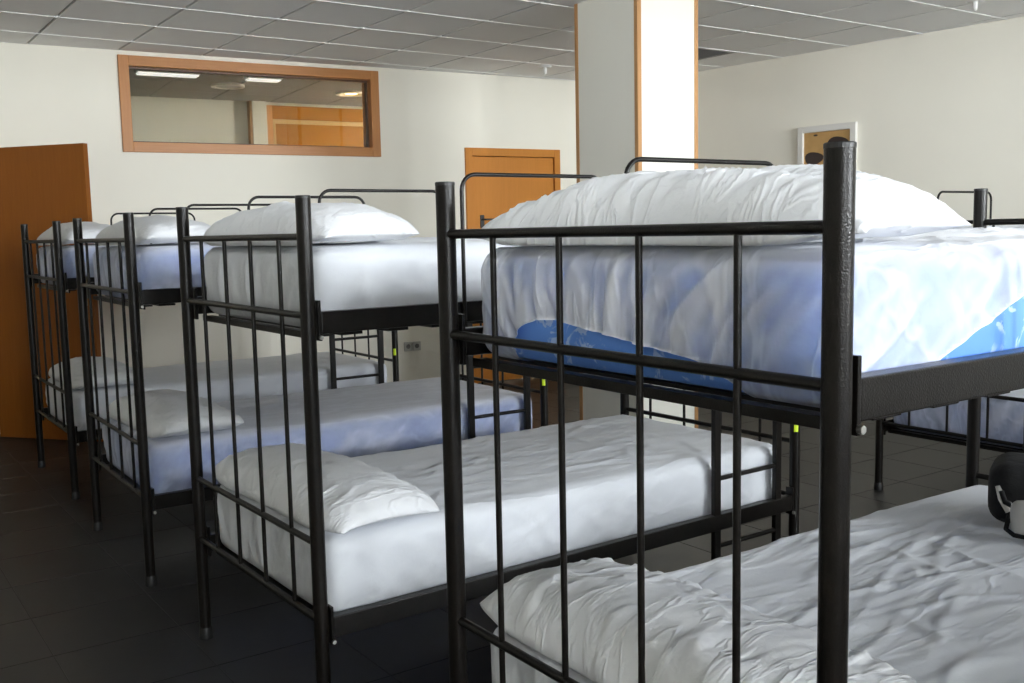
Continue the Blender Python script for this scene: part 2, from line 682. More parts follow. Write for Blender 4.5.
# dark return-air grille in one ceiling field
M_VENT = mat('grey grille metal', (0.32, 0.31, 0.30), 0.5)
t = tag(empty('ceiling_vent', (VENT[0], VENT[1], ZC)), 'dark grey square air grille set in the ceiling right of the column', 'vent')
b = MB()
h = CS / 2 - CG
b.box(-h, h, -h, -h + .03, -0.004, 0.011).box(-h, h, h - .03, h, -0.004, 0.011)
b.box(-h, -h + .03, -h + .03, h - .03, -0.004, 0.011).box(h - .03, h, -h + .03, h - .03, -0.004, 0.011)
b.build('grille_frame', M_VENT, t)
sl = MB().box(-h + .03, h - .03, -0.014, 0.014, -0.001, 0.001, 0, Matrix.Rotation(0.6, 4, 'X')).mesh('slat', M_VENT)
for k in range(15):
    put('slat', sl, t, (0, -h + .05 + k * (2 * h - .1) / 14, 0.003))

# skirting on the back and right walls
bb = [(U_LEFT, DW[0] - 0.07), (DW[1] + 0.07, D1[0] - 0.07), (D1[1] + 0.07, U_RIGHT - 0.01)]
b = MB()
for a, c in bb:
    b.box(a, c, -0.012, 0, 0.0, 0.075, 0.002)
o = struct(b.build('baseboard_back', M_BASEB))
o.matrix_world = M_UW
o = struct(MB().box(-0.95, 10.8, -0.012, 0, 0.0, 0.075, 0.002).build('baseboard_right', M_BASEB))
o.matrix_world = M_RW

# ------------------------------------------------------------------ column with pine corner strips
CX, CYf = 2.95, 3.597
CW, CD = 0.48, 0.565
colm = struct(MB().box(CX, CX + CW, CYf, CYf + CD, 0, ZC + 0.012).build('wall_column', M_COLUMN))
sw, st = 0.026, 0.004


def strip(cx, cy, sx, sy):
    """L strip hugging a column corner; sx, sy point outwards"""
    b = MB()
    xa, xb = sorted((cx + sx * st, cx - sx * sw))
    ya, yb = sorted((cy, cy + sy * st))
    b.box(xa, xb, ya, yb, 0.0, ZC + 0.010, 0.001)
    xa, xb = sorted((cx, cx + sx * st))
    ya, yb = sorted((cy, cy - sy * sw))
    b.box(xa, xb, ya, yb, 0.0, ZC + 0.010, 0.001)
    return b.build('corner_strip', M_STRIP, colm)


for (x, y, sx, sy) in ((CX, CYf, -1, -1), (CX + CW, CYf, 1, -1), (CX, CYf + CD, -1, 1), (CX + CW, CYf + CD, 1, 1)):
    strip(x, y, sx, sy)

# ------------------------------------------------------------------ interior window
w1 = struct(empty('window_1'))
w1.matrix_world = M_UW
u0, u1, z0, z1 = 0.595, 2.64, 2.009, 2.712
fw_ = 0.074
MB().box(u0, u0 + fw_, -0.022, TH + 0.02, z0, z1, 0.003).build('frame_upright', M_FRAMEV, w1)
MB().box(u1 - fw_, u1, -0.022, TH + 0.02, z0, z1, 0.003).build('frame_upright', M_FRAMEV, w1)
MB().box(u0 + fw_, u1 - fw_, -0.020, TH + 0.02, z1 - fw_, z1, 0.003).build('frame_rail', M_FRAME, w1)
MB().box(u0 + fw_, u1 - fw_, -0.020, TH + 0.02, z0, z0 + fw_, 0.003).build('frame_rail', M_FRAME, w1)
M_DKWOOD = mat('dark glazing bead', (0.10, 0.045, 0.018), 0.5)
gi = 0.012
for (a, c, d, e) in ((u0 + fw_, u1 - fw_, z0 + fw_, z0 + fw_ + gi), (u0 + fw_, u1 - fw_, z1 - fw_ - gi, z1 - fw_)):
    MB().box(a, c, 0.05, 0.09, d, e).build('glazing_bead', M_DKWOOD, w1)
for (a, c) in ((u0 + fw_, u0 + fw_ + gi), (u1 - fw_ - gi, u1 - fw_)):
    MB().box(a, c, 0.05, 0.09, z0 + fw_ + gi, z1 - fw_ - gi).build('glazing_bead', M_DKWOOD, w1)
MB().box(u0 + fw_ + gi, u1 - fw_ - gi, 0.067, 0.073, z0 + fw_ + gi, z1 - fw_ - gi).build('pane', M_GLASS, w1)

# ------------------------------------------------------------------ corridor behind the window
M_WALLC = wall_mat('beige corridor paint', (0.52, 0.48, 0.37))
CB = 2.5
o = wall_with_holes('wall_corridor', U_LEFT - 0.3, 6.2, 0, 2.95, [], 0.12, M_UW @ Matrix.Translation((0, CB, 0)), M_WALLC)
o = struct(MB().box(U_LEFT - 0.42, U_LEFT - 0.3, TH, CB + .12, 0, 2.95).build('wall_corridor_left', M_WALL))
o.matrix_world = M_UW
o = struct(MB().box(6.2, 6.32, TH, CB + .12, 0, 2.95).build('wall_corridor_right', M_WALL))
o.matrix_world = M_UW
o = struct(MB().box(U_LEFT - 0.4, 6.3, TH, CB + .1, -0.12, -0.001).build('floor_corridor', M_FLOORT))
o.matrix_world = M_UW
o = struct(MB().box(DW[0], DW[1], 0, TH, -0.1, 0.0).build('floor_threshold', M_FLOORT))
o.matrix_world = M_UW
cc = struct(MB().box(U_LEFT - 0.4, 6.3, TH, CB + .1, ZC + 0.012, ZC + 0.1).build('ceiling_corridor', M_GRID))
cc.matrix_world = M_UW
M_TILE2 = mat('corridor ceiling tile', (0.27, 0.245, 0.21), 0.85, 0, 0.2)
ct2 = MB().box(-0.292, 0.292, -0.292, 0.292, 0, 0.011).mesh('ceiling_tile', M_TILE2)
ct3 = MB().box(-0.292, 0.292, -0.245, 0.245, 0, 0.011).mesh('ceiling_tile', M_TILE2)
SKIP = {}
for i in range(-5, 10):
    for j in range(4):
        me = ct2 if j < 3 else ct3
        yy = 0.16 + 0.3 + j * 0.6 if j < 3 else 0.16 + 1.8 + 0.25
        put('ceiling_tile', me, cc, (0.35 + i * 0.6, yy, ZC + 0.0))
# fluorescent fittings, two in view through the window
M_LAMP = emit_mat('lit fluorescent diffuser', (1.0, 0.97, 0.92), 0.42)
for k, (ua, ub) in enumerate(((0.86, 1.36), (1.76, 2.06))):
    t = empty('ceiling_lamp')
    t.location = uw((ua + ub) / 2, 0.80, ZC)
    t.rotation_euler = (0, 0, UA)
    tag(t, ('long white strip light on the corridor ceiling at the left of the glass', 'short white strip light on the corridor ceiling above the middle of the glass')[k], 'lamp')
    hl = (ub - ua) / 2
    MB().box(-hl, hl, -0.07, 0.07, -0.03, 0.0, 0.004).build('housing', M_WHITEP, t)
    MB().box(-hl + .01, hl - .01, -0.06, 0.06, -0.042, -0.0305, 0.003).build('diffuser', M_LAMP, t)
# round downlight rings
M_RING = mat('pale lamp ring', (0.75, 0.70, 0.62), 0.4)
M_WARM = emit_mat('warm downlight glass', (1.0, 0.62, 0.22), 4.0)
M_OFF = mat('unlit lamp glass', (0.42, 0.39, 0.35), 0.3)
for k, (u, off, lit) in enumerate(((1.76, 1.42, False), (2.98, 1.50, True))):
    t = empty('round_downlight')
    t.location = uw(u, off, ZC)
    tag(t, ('unlit round ceiling light behind the left half of the interior window', 'warm round ceiling light near the wooden panel behind the interior window')[k], 'lamp')
    n = 28
    vv, ff = [], []
    for r_, z_ in ((0.15, 0.0), (0.15, -0.02), (0.115, -0.02), (0.115, -0.002)):
        vv += [(r_ * math.cos(2 * math.pi * q / n), r_ * math.sin(2 * math.pi * q / n), z_) for q in range(n)]
    for r in range(3):
        ff += [(r * n + q, r * n + (q + 1) % n, (r + 1) * n + (q + 1) % n, (r + 1) * n + q) for q in range(n)]
    link(bpy.data.objects.new('ring', mesh_from('ring', vv, ff, M_RING, False)), t)
    rr = 0.115 if not lit else 0.06
    b = MB()
    b.tube([(0, 0, -0.012), (0, 0, 0.0)], rr, 24)
    b.build('lens', M_WARM if lit else M_OFF, t)
# wooden panelling and a door head on the corridor's far wall, with a cream pilaster beside it
o = struct(MB().box(2.25, 2.40, CB - 0.10, CB, 0, ZC, 0.002).build('trim_1', M_WALLC))
o.matrix_world = M_UW
o = struct(MB().box(2.225, 2.25, CB - 0.09, CB, 0, ZC, 0.002).build('trim_2', M_STRIP))
o.matrix_world = M_UW
d3 = struct(empty('door_3'))
d3.matrix_world = M_UW
M_PANEL = wood_mat('glossy orange wood panel', (0.25, 0.095, 0.012), (0.31, 0.125, 0.02), 'x', 0.22)
MB().box(2.40, 2.47, CB - 0.06, CB, 0, ZC - .03, 0.003).build('jamb', M_FRAMEV, d3)
MB().box(2.47, 3.75, CB - 0.045, CB, 2.575, ZC - .03, 0.002).build('transom_panel', M_PANEL, d3)
MB().box(2.47, 3.75, CB - 0.06, CB, 2.53, 2.572, 0.003).build('head_rail', mat('pale wood rail', (0.42, 0.26, 0.10), 0.4), d3)
MB().box(2.47, 2.50, CB - 0.06, CB, 0, 2.53, 0.003).build('jamb', mat('pale wood stile', (0.38, 0.22, 0.075), 0.4), d3)
MB().box(2.50, 3.75, CB - 0.045, CB, 0, 2.53, 0.002).build('leaf', M_PANEL, d3)

# ------------------------------------------------------------------ closed door in the back wall
d1 = struct(empty('door_1'))
d1.matrix_world = M_UW
a, c, zt = 3.436, 4.422, 2.105
MB().box(a, D1[0], -0.02, TH + .01, 0, zt, 0.003).build('frame_upright', M_DOOR, d1)
MB().box(D1[1], c, -0.02, TH + .01, 0, zt, 0.003).build('frame_upright', M_DOOR, d1)
MB().box(D1[0], D1[1], -0.018, TH + .01, D1[3], zt, 0.003).build('frame_rail', M_DOOR, d1)
lf = MB().box(D1[0] + 0.004, D1[1] - 0.004, 0.0, 0.04, 0.006, D1[3] - 0.005, 0.002).build('leaf', M_DOOR, d1)
b = MB()
b.box(3.575, 3.615, -0.01, 0.001, 1.40, 1.515, 0.003)
b.tube([(3.595, -0.008, 1.475), (3.595, -0.05, 1.475), (3.612, -0.056, 1.475), (3.70, -0.056, 1.475)], 0.008, 10)
b.build('handle', M_BLACK, lf)

# ------------------------------------------------------------------ open door leaf at the left, doorway behind it
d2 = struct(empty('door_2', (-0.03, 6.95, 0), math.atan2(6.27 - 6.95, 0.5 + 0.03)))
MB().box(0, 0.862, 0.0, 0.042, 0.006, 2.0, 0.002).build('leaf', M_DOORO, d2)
for z in (0.25, 1.0, 1.75):
    b = MB()
    b.tube([(-0.006, 0.021, z), (-0.006, 0.021, z + 0.09)], 0.007, 10)
    b.build('hinge', M_STEEL, d2)
b = MB()
b.box(0.775, 0.815, -0.009, 0.0, 0.93, 1.12, 0.003)
b.tube([(0.795, -0.006, 1.06), (0.795, -0.05, 1.06), (0.78, -0.055, 1.06), (0.68, -0.055, 1.06)], 0.009, 10)
b.build('handle', M_STEEL, d2)
fr = struct(empty('trim_3'))
fr.matrix_world = M_UW
MB().box(DW[0] - .07, DW[0], -0.02, TH + .01, 0, 2.11, 0.003).build('jamb', M_DOOR, fr)
MB().box(DW[1], DW[1] + .005, -0.0, TH, 0, 2.04, 0.001).build('jamb', M_DOOR, fr)
MB().box(DW[0], DW[1], -0.018, TH + .01, 2.04, 2.11, 0.003).build('head', M_DOOR, fr)

# double wall socket low on the back wall
t = tag(empty('wall_socket'), 'white double power socket low on the back wall', 'socket')
t.matrix_world = M_UW @ Matrix.Translation((2.875, 0, 0.39))
for k in (-1, 1):
    pl = MB().box(k * .041 - .038, k * .041 + .038, -0.012, 0, -.04, .04, 0.004).build('plate', mat('grey socket plate', (0.50, 0.49, 0.46), 0.4), t)
    b = MB()
    b.tube([(k * .041, -0.0135, 0), (k * .041, -0.0115, 0)], 0.02, 16)
    b.build('recess', mat('dark socket recess', (0.12, 0.115, 0.11), 0.5), pl)

# ceiling detectors
for k, (x, y) in enumerate(((4.18, 6.1), (5.06, 2.80))):
    t = tag(empty('ceiling_sensor', (x, y, ZC)), ('white disc and stem sensor on the ceiling near the back wall', 'white stem sensor on the ceiling near the right wall')[k], 'sensor')
    b = MB()
    b.tube([(0, 0, 0), (0, 0, -0.008), (0, 0, -0.016)], [0.055, 0.055, 0.045], 24)
    b.build('disc', M_WHITEP, t)
    b = MB()
    b.tube([(0, 0, -0.016), (0, 0, -0.06), (0, 0, -0.068)], [0.014, 0.013, 0.008], 14)
    b.build('stem', M_WHITEP, t)

# ------------------------------------------------------------------ picture on the right wall
pt = tag(empty('framed_picture'), 'white framed picture of two dark haired heads on the right wall', 'picture')
pt.matrix_world = M_RW
PU0, PU1, PZ0, PZ1 = 0.943, 1.467, 1.50, 2.157
fwp = 0.05
M_PFR = mat('white picture frame', (0.72, 0.70, 0.66), 0.45)
for (x0, x1, z0, z1) in ((PU0, PU0 + fwp, PZ0, PZ1), (PU1 - fwp, PU1, PZ0, PZ1)):
    MB().box(x0, x1, -0.032, 0, z0, z1, 0.004).build('frame_upright', M_PFR, pt)
for (x0, x1, z0, z1) in ((PU0 + fwp, PU1 - fwp, PZ0, PZ0 + fwp), (PU0 + fwp, PU1 - fwp, PZ1 - fwp, PZ1)):
    MB().box(x0, x1, -0.032, 0, z0, z1, 0.004).build('frame_rail', M_PFR, pt)
m = mat('tan picture ground', (0.50, 0.30, 0.11), 0.5)
n = noise(m, 6, 4, 0.6, coords(m))
lk(m, ramp(m, n.outputs['Fac'], [(0.3, (0.43, 0.25, 0.09)), (0.7, (0.55, 0.34, 0.13))]), bsdf(m).inputs['Base Color'])
pc = MB().box(PU0 + fwp - .002, PU1 - fwp + .002, -0.010, -0.004, PZ0 + fwp - .002, PZ1 - fwp + .002).build('print', m, pt)


def blob(name, cx, cz, rx, rz, yoff, m, k=0.0):
    vv = [(cx, yoff, cz)]
    n = 26
    for q in range(n):
        a = 2 * math.pi * q / n
        w = 1 + k * math.sin(3 * a + 1) * 0.5
        vv.append((cx + rx * math.cos(a) * w, yoff, cz + rz * math.sin(a) * w))
    ff = [(0, 1 + q, 1 + (q + 1) % n) for q in range(n)]
    return link(bpy.data.objects.new(name, mesh_from(name, vv, ff, m)), pc)


M_HAIR = mat('dark printed hair', (0.035, 0.022, 0.020), 0.5)
M_SKIN = mat('printed skin', (0.36, 0.13, 0.06), 0.5)
blob('printed_face', 1.075, 1.845, 0.055, 0.085, -0.0104, M_SKIN, 0.1)
blob('printed_hair', 1.085, 1.90, 0.085, 0.052, -0.0108, M_HAIR, 0.15)
blob('printed_face', 1.30, 1.92, 0.07, 0.10, -0.0104, M_SKIN, 0.1)
blob('printed_hair', 1.30, 1.995, 0.095, 0.065, -0.0108, M_HAIR, 0.12)
blob('printed_mark', 1.10, 2.083, 0.02, 0.008, -0.0104, M_HAIR)

# ------------------------------------------------------------------ bunk bed
BL, BW = 1.945, 0.94
H, ZT, ZM, ZL, ZB = 1.468, 1.364, 1.162, 0.561, 0.353
HW = BW / 2


def make_bed():
    root = empty('bunk_bed')
    post = MB().tube([(0, 0, 0.03), (0, 0, H - 0.006)], 0.0195, 24).mesh('post', M_METAL)
    cap = MB().tube([(0, 0, H - 0.007), (0, 0, H - 0.0015), (0, 0, H)], [0.0200, 0.0200, 0.0185], 24, True, False).mesh('post_cap', M_BLACK)
    tip = MB().tube([(0, 0, 0), (0, 0, 0.004), (0, 0, 0.034), (0, 0, 0.04)], [0.0225, 0.0235, 0.0215, 0.0197], 20).mesh('foot_tip', M_BLACK)
    rail = MB().tube([(0, -HW + .012, 0), (0, HW - .012, 0)], 0.0092, 16).mesh('end_rail', M_METAL)
    bar = MB().tube([(0, 0, ZB), (0, 0, ZT)], 0.0060, 12).mesh('bar', M_METAL)
    brk = MB().box(-0.004, 0.004, -0.016, 0.016, -0.052, 0.052, 0.0015).mesh('bracket', M_METAL)
    bolt = MB().tube([(0, 0, 0), (0, -0.008, 0)], 0.006, 6).mesh('bolt', M_STEEL)
    for x in (0, BL):
        for y in (-HW, HW):
            p = put('post', post, root, (x, y, 0))
            put('post_cap', cap, p)
            put('foot_tip', tip, p)
        for z in (ZT, ZM, ZL, ZB):
            put('end_rail', rail, root, (x, 0, z))
        for k in range(4):
            put('bar', bar, root, (x, -HW + 0.166 + 0.2025 * k, 0))
    sr = MB().box(0.030, BL - 0.030, -0.015, 0.015, -0.0285, 0.0285, 0.003).mesh('side_rail', M_METAL)
    # end member: an angle that carries the mattress
    ea = MB().box(-0.003, 0.003, -HW + .02, HW - .02, -0.013, 0.005, 0.001).box(0.003, 0.030, -HW + .02, HW - .02, -0.002, 0.003).mesh('end_angle', M_METAL)
    slat = MB().box(-0.032, 0.032, -HW + .014, HW - .014, -0.004, 0.004, 0.001).mesh('slat', M_METAL)
    for zc, dz in ((1.1435, 0.0155), (0.3315, 0.0)):
        for y in (-HW, HW):
            put('side_rail', sr, root, (0, y, zc))
            for x in (0.026, BL - 0.026):
                b = put('bracket', brk, root, (x, y, zc + 0.006))
                put('bolt', bolt, b, (0, -0.0150 if y < 0 else 0.0150, -0.043), (0, 0, 0 if y < 0 else math.pi))
        put('end_angle', ea, root, (0.045, 0, zc - 0.022 - dz))
        put('end_angle', ea, root, (BL - 0.045, 0, zc - 0.022 - dz), (0, 0, math.pi))
        for k in range(13):
            put('slat', slat, root, (0.13 + k * (BL - 0.26) / 12, 0, zc - 0.02 - dz))
    # guard hoops on both long sides of the upper bunk
    for (x0, x1, y) in ((0.466, 0.985, -HW - 0.021), (0.50, 1.02, HW + 0.021)):
        pts = [(x0, y, 1.12)]
        r = 0.045
        zt = 1.527
        for q in range(7):
            a = math.pi - q * math.pi / 12
            pts.append((x0 + r + r * math.cos(a), y, zt - r + r * math.sin(a)))
        for q in range(7):
            a = math.pi / 2 - q * math.pi / 12
            pts.append((x1 - r + r * math.cos(a), y, zt - r + r * math.sin(a)))
        pts.append((x1, y, 1.12))
        MB().tube(pts, 0.0058, 12).build('guard_rail', M_METAL, root)
    # ladder below the upper rail on the near side
    st = MB().box(-0.016, 0.016, -0.010, 0.010, 0.018, 1.115, 0.003).mesh('ladder_stile', M_METAL)
    stip = MB().box(-0.018, 0.018, -0.012, 0.012, 0.0, 0.02, 0.003).mesh('foot_tip', M_BLACK)
    rung = MB().tube([(1.528, 0, 0), (1.822, 0, 0)], 0.0085, 12).mesh('rung', M_METAL)
    for x in (1.512, 1.838):
        s = put('ladder_stile', st, root, (x, -HW - 0.004, 0))
        put('foot_tip', stip, s)
    for k in range(1, 5):
        put('rung', rung, root, (0, -HW - 0.004, 0.2435 * k))
    # identification sticker on the foot post
    n = 8
    vv, ff = [], []
    for q in range(n + 1):
        a = math.radians(-152 + 48 * q / n)
        for z in (0.600, 0.642):
            vv.append((BL + 0.0200 * math.cos(a), -HW + 0.0200 * math.sin(a), z))
    ff = [(2 * q, 2 * q + 2, 2 * q + 3, 2 * q + 1) for q in range(n)]
    o = link(bpy.data.objects.new('sticker', mesh_from('sticker', vv, ff, M_TAG)), root)
    o['label'] = 'yellow green sticker'
    return root


# (x of head, y of centre, yaw, label)
BEDS = [
    (0.0117, 0.470, -0.001, 'black steel bunk bed nearest the camera with a bag on its lower mattress'),
    (-0.0164, 1.5953 + 0.47, 0.017, 'black steel bunk bed second from the camera in the row'),
    (-0.0212, 3.1951 + 0.47, -0.0128, 'black steel bunk bed third from the camera in the row'),
    (0.0259, 4.8140 + 0.47, -0.0012, 'black steel bunk bed at the far end of the row beside the open orange door'),
    (3.39, 1.80, 0.0, 'black steel bunk bed standing behind the row near the right wall picture'),
    (0.02, -2.2, 0.0, 'black steel bunk bed added unseen before the windows to shade the lower bunks'),  # from here on: unseen beds added to keep window light off the lower bunks
    (3.39, 0.20, 0.0, 'black steel bunk bed added unseen beside the right wall as a light blocker'),
    (3.39, -2.2, 0.0, 'black steel bunk bed added unseen in the right corner to block window light'),
]
bed0 = make_bed()
beds = []
for k, (x, y, a, lab) in enumerate(BEDS):
    o = bed0 if k == 0 else copy_tree(bed0)
    beds.append((o, x, y, a, lab))
for (o, x, y, a, lab) in beds:
    o.location = (x, y, 0)
    o.rotation_euler = (0, 0, a)
    tag(o, lab, 'bed', 'bunk beds of the dormitory')


# ------------------------------------------------------------------ mattresses
def box_grid(lx, ly, lz, r, step):
    """closed rounded box on the grid; local x 0..lx, y -ly/2..ly/2, z 0..lz. returns P, N, quads"""
    def axis(a, b):
        n = max(2, int(round((b - a) / step)))
        return np.linspace(a, b, n + 1)
    X, Y, Z = axis(0, lx), axis(-ly / 2, ly / 2), axis(0, lz)
    idx = {}
    P = []
    quads = []

    def vid(i, j, k):
        key = (i, j, k)
        if key not in idx:
            idx[key] = len(P)
            P.append((X[i], Y[j], Z[k]))
        return idx[key]
    nx, ny, nz = len(X) - 1, len(Y) - 1, len(Z) - 1
    for i in range(nx):
        for j in range(ny):
            quads.append((vid(i, j, nz), vid(i + 1, j, nz), vid(i + 1, j + 1, nz), vid(i, j + 1, nz)))
            quads.append((vid(i, j, 0), vid(i, j + 1, 0), vid(i + 1, j + 1, 0), vid(i + 1, j, 0)))
    for i in range(nx):
        for k in range(nz):
            quads.append((vid(i, 0, k), vid(i + 1, 0, k), vid(i + 1, 0, k + 1), vid(i, 0, k + 1)))
            quads.append((vid(i, ny, k), vid(i, ny, k + 1), vid(i + 1, ny, k + 1), vid(i + 1, ny, k)))
    for j in range(ny):
        for k in range(nz):
            quads.append((vid(0, j, k), vid(0, j, k + 1), vid(0, j + 1, k + 1), vid(0, j + 1, k)))
            quads.append((vid(nx, j, k), vid(nx, j + 1, k), vid(nx, j + 1, k + 1), vid(nx, j, k + 1)))
    P = np.array(P)
    lo = np.array([r, -ly / 2 + r, r])
    hi = np.array([lx - r, ly / 2 - r, lz - r])
    Q = np.clip(P, lo, hi)
    D = P - Q
    Ln = np.linalg.norm(D, axis=1)
    N = D / np.maximum(Ln, 1e-9)[:, None]
    P2 = Q + N * r
    return P2, N, quads


def make_mesh_np(name, P, quads, m, attr=None):
    me = bpy.data.meshes.new(name)
    me.from_pydata(P.tolist(), [], quads)
    me.polygons.foreach_set('use_smooth', [True] * len(me.polygons))
    me.materials.append(m)
    if attr is not None:
        at = me.attributes.new('sheer', 'FLOAT', 'POINT')
        at.data.foreach_set('value', attr.astype(np.float32))
    me.update()
    return me


ML, MW = 1.86, 0.876


def head_creases(rg, n, lz):
    s = []
    for _ in range(n):
        y = rg.uniform(-0.42, 0.42)
        lean = -0.45 * (y / 0.42) + rg.uniform(-0.25, 0.25)
        if y < -0.12:
            lean = 0.75 + rg.uniform(-0.2, 0.25)
        L = rg.uniform(0.08, 0.2)
        ang = math.atan2(-1, lean)
        z = lz - rg.uniform(0.0, 0.06)
        s.append((y, z, y + L * math.cos(ang), max(0.02, z + L * math.sin(ang)), rg.uniform(0.0025, 0.008), rg.uniform(0.0085, 0.015)))
    return s


def side_creases(rg, n, lz):
    s = []
    for _ in range(n):
        x = rg.uniform(0.0, ML)
        ang = math.radians(rg.choice([-60, -40, -25, -130, -150]) + rg.uniform(-12, 12))
        L = rg.uniform(0.07, 0.26)
        z = rg.uniform(0.4, 1.0) * lz
        s.append((x, z, x + L * math.cos(ang), max(0.01, z + L * math.sin(ang)), rg.uniform(0.002, 0.0055), rg.uniform(0.009, 0.015)))
    return s


def top_creases(rg, n):
    s = []
    for _ in range(n):
        x = rg.uniform(0.1, ML - 0.3)
        y = rg.uniform(-MW / 2, MW / 2)
        ang = math.radians(rg.uniform(-22, 22)) if rg.random() < 0.8 else math.radians(rg.uniform(30, 80))
        L = rg.uniform(0.12, 0.6)
        s.append((x, y, x + L * math.cos(ang), y + L * math.sin(ang), rg.uniform(0.0012, 0.0045), rg.uniform(0.0085, 0.015)))
    return s


def mattress(label, group, loc, rz, lz, step, seed, mm, ms, opening=None, strength=1.0, drop=0.0):
    rg = random.Random(seed)
    P, N, Q = box_grid(ML, MW, lz, 0.042, 0.06)
    crown = lambda P_: 0.010 * np.clip(P_[:, 2] / lz, 0, 1) * np.sin(np.clip(P_[:, 0] / ML, 0, 1) * math.pi) ** 0.5 * np.cos(np.clip(P_[:, 1] / MW, -.5, .5) * math.pi) ** 0.6
    P = P.copy()
    P[:, 2] += crown(P)
    core = put('mattress', make_mesh_np('mattress', P, Q, mm), None, loc, (0, 0, rz))
    tag(core, label, 'mattress', group)
    P, N, Q = box_grid(ML + .008, MW + .008, lz + .005, 0.046, step)
    P[:, 0] -= 0.004
    x, y, z = P[:, 0].copy(), P[:, 1].copy(), P[:, 2].copy()
    wt = np.clip(N[:, 2], 0, 1) ** 2
    wh = np.clip(np.abs(N[:, 0]), 0, 1) ** 2
    ws = np.clip(np.abs(N[:, 1]), 0, 1) ** 2
    wob = 0.02 * (vnoise(x * 9 + 3, y * 9 + z * 9, seed) - 0.5)
    sgn = np.sign(N[:, 1])
    head = creases(y + wob, z + wob * .5, head_creases(rg, 54, lz))
    sd = creases(x + wob, z, side_creases(rg, 60, lz))
    tp = creases(x, y + wob, top_creases(rg, 110))
    d = wh * head * 1.0 + ws * (sd + 0.0022 * ridge(x * 11 + z * 14 * sgn, z * 5, seed + 5)) + wt * (tp + 0.003 * (vnoise(x * 4, y * 5, seed + 1) - .5) + 0.002 * ridge(x * 3, y * 16 + x * 2, seed + 2))
    d = d * strength
    low = np.clip(N[:, 2], -1, 0) < -0.3
    d = np.where(low, 0.0, np.clip(d, -0.0003, 0.011))
    Pn = P + N * d[:, None]
    Pn[:, 2] += crown(P)
    # hem sags unevenly below the side
    if drop > 0:
        hem = (z < 0.03) & (N[:, 2] > -0.6)
        Pn[:, 2] -= np.where(hem, drop * vnoise(x * 5 + y * 7, z * 0 + 1.5, seed + 9), 0)
    sheer = np.clip(1.0 - 0.85 * wt, 0.15, 1.0) * np.clip(1.1 - 55 * np.clip(d, 0, 0.011), 0.45, 1.1)
    if opening is not None:
        S = np.full(len(Pn), 1.0)
        for fn in opening:
            S = np.minimum(S, fn(x, y, z, N))          # >0 inside the sheet, metres
        V = Pn.tolist()
        A = sheer.tolist()
        cut = {}

        def cross(i, j):
            key = (min(i, j), max(i, j))
            if key not in cut:
                t = S[i] / (S[i] - S[j])
                pi_, pj_ = Pn[i] + N[i] * (0.003 if N[i][2] > -0.3 else 0), Pn[j] + N[j] * (0.003 if N[j][2] > -0.3 else 0)
                cut[key] = len(V)
                V.append((pi_ + (pj_ - pi_) * t).tolist())
                A.append(0.35)
            return cut[key]
        out = []
        for q in Q:
            sg = [S[i] >= 0 for i in q]
            if all(sg):
                out.append(q)
            elif any(sg):
                p = []
                for a_ in range(4):
                    i, j = q[a_], q[(a_ + 1) % 4]
                    if sg[a_]:
                        p.append(i)
                    if sg[a_] != sg[(a_ + 1) % 4]:
                        p.append(cross(i, j))
                if len(p) >= 3:
                    out.append(tuple(p))
        used = sorted(set(i for q in out for i in q))
        mp = {i: k for k, i in enumerate(used)}
        Pn = np.array(V)[used]
        sheer = np.array(A)[used]
        Q = [tuple(mp[i] for i in q) for q in out]
    sh = put('fitted_sheet', make_mesh_np('fitted_sheet', Pn, Q, ms, sheer), core)
    sh['label'] = 'thin white fitted cover'
    return core


ZU, ZLO = 1.113, 0.316       # mattress undersides
LZU, LZL = 0.216, 0.232


# openings of the nearest upper sheet: the blue ticking shows at the head's lower edge and on the near side
def poly_dist(a, b, pts):
    """height of a curve b(a) minus b: positive above the curve (in the sheet)"""
    A = np.array([p[0] for p in pts])
    B = np.array([p[1] for p in pts])
    o = np.argsort(A)
    return b - np.interp(a, A[o], B[o])


def head_open(x, y, z, N):
    curve = [(-0.6, -0.3), (-0.285, -0.03), (-0.262, 0.015), (-0.215, 0.046), (-0.15, 0.058), (-0.06, 0.067), (0.04, 0.080), (0.15, 0.094),
             (0.22, 0.091), (0.262, 0.076), (0.292, 0.050), (0.312, 0.01), (0.33, -0.05), (0.6, -0.3)]
    s = poly_dist(y, z, curve)
    return np.where(x < 0.06, s, 0.2)


def side_open(x, y, z, N):
    s = (z - 0.047 - (x - 0.19) * 0.37) / 1.07
    s = np.where(x > 0.75, z - 0.23 - 0.0 * x, s)
    s = np.where(x > 1.0, 0.2, s)
    return np.where(y < -0.40, np.maximum(s, np.where(z > 0.185, 0.02, -1)), 0.2)


def at_bed(k, lx, ly, z):
    x, y, a, _ = BEDS[k]
    return (x + lx * math.cos(a) - ly * math.sin(a), y + lx * math.sin(a) + ly * math.cos(a), z)


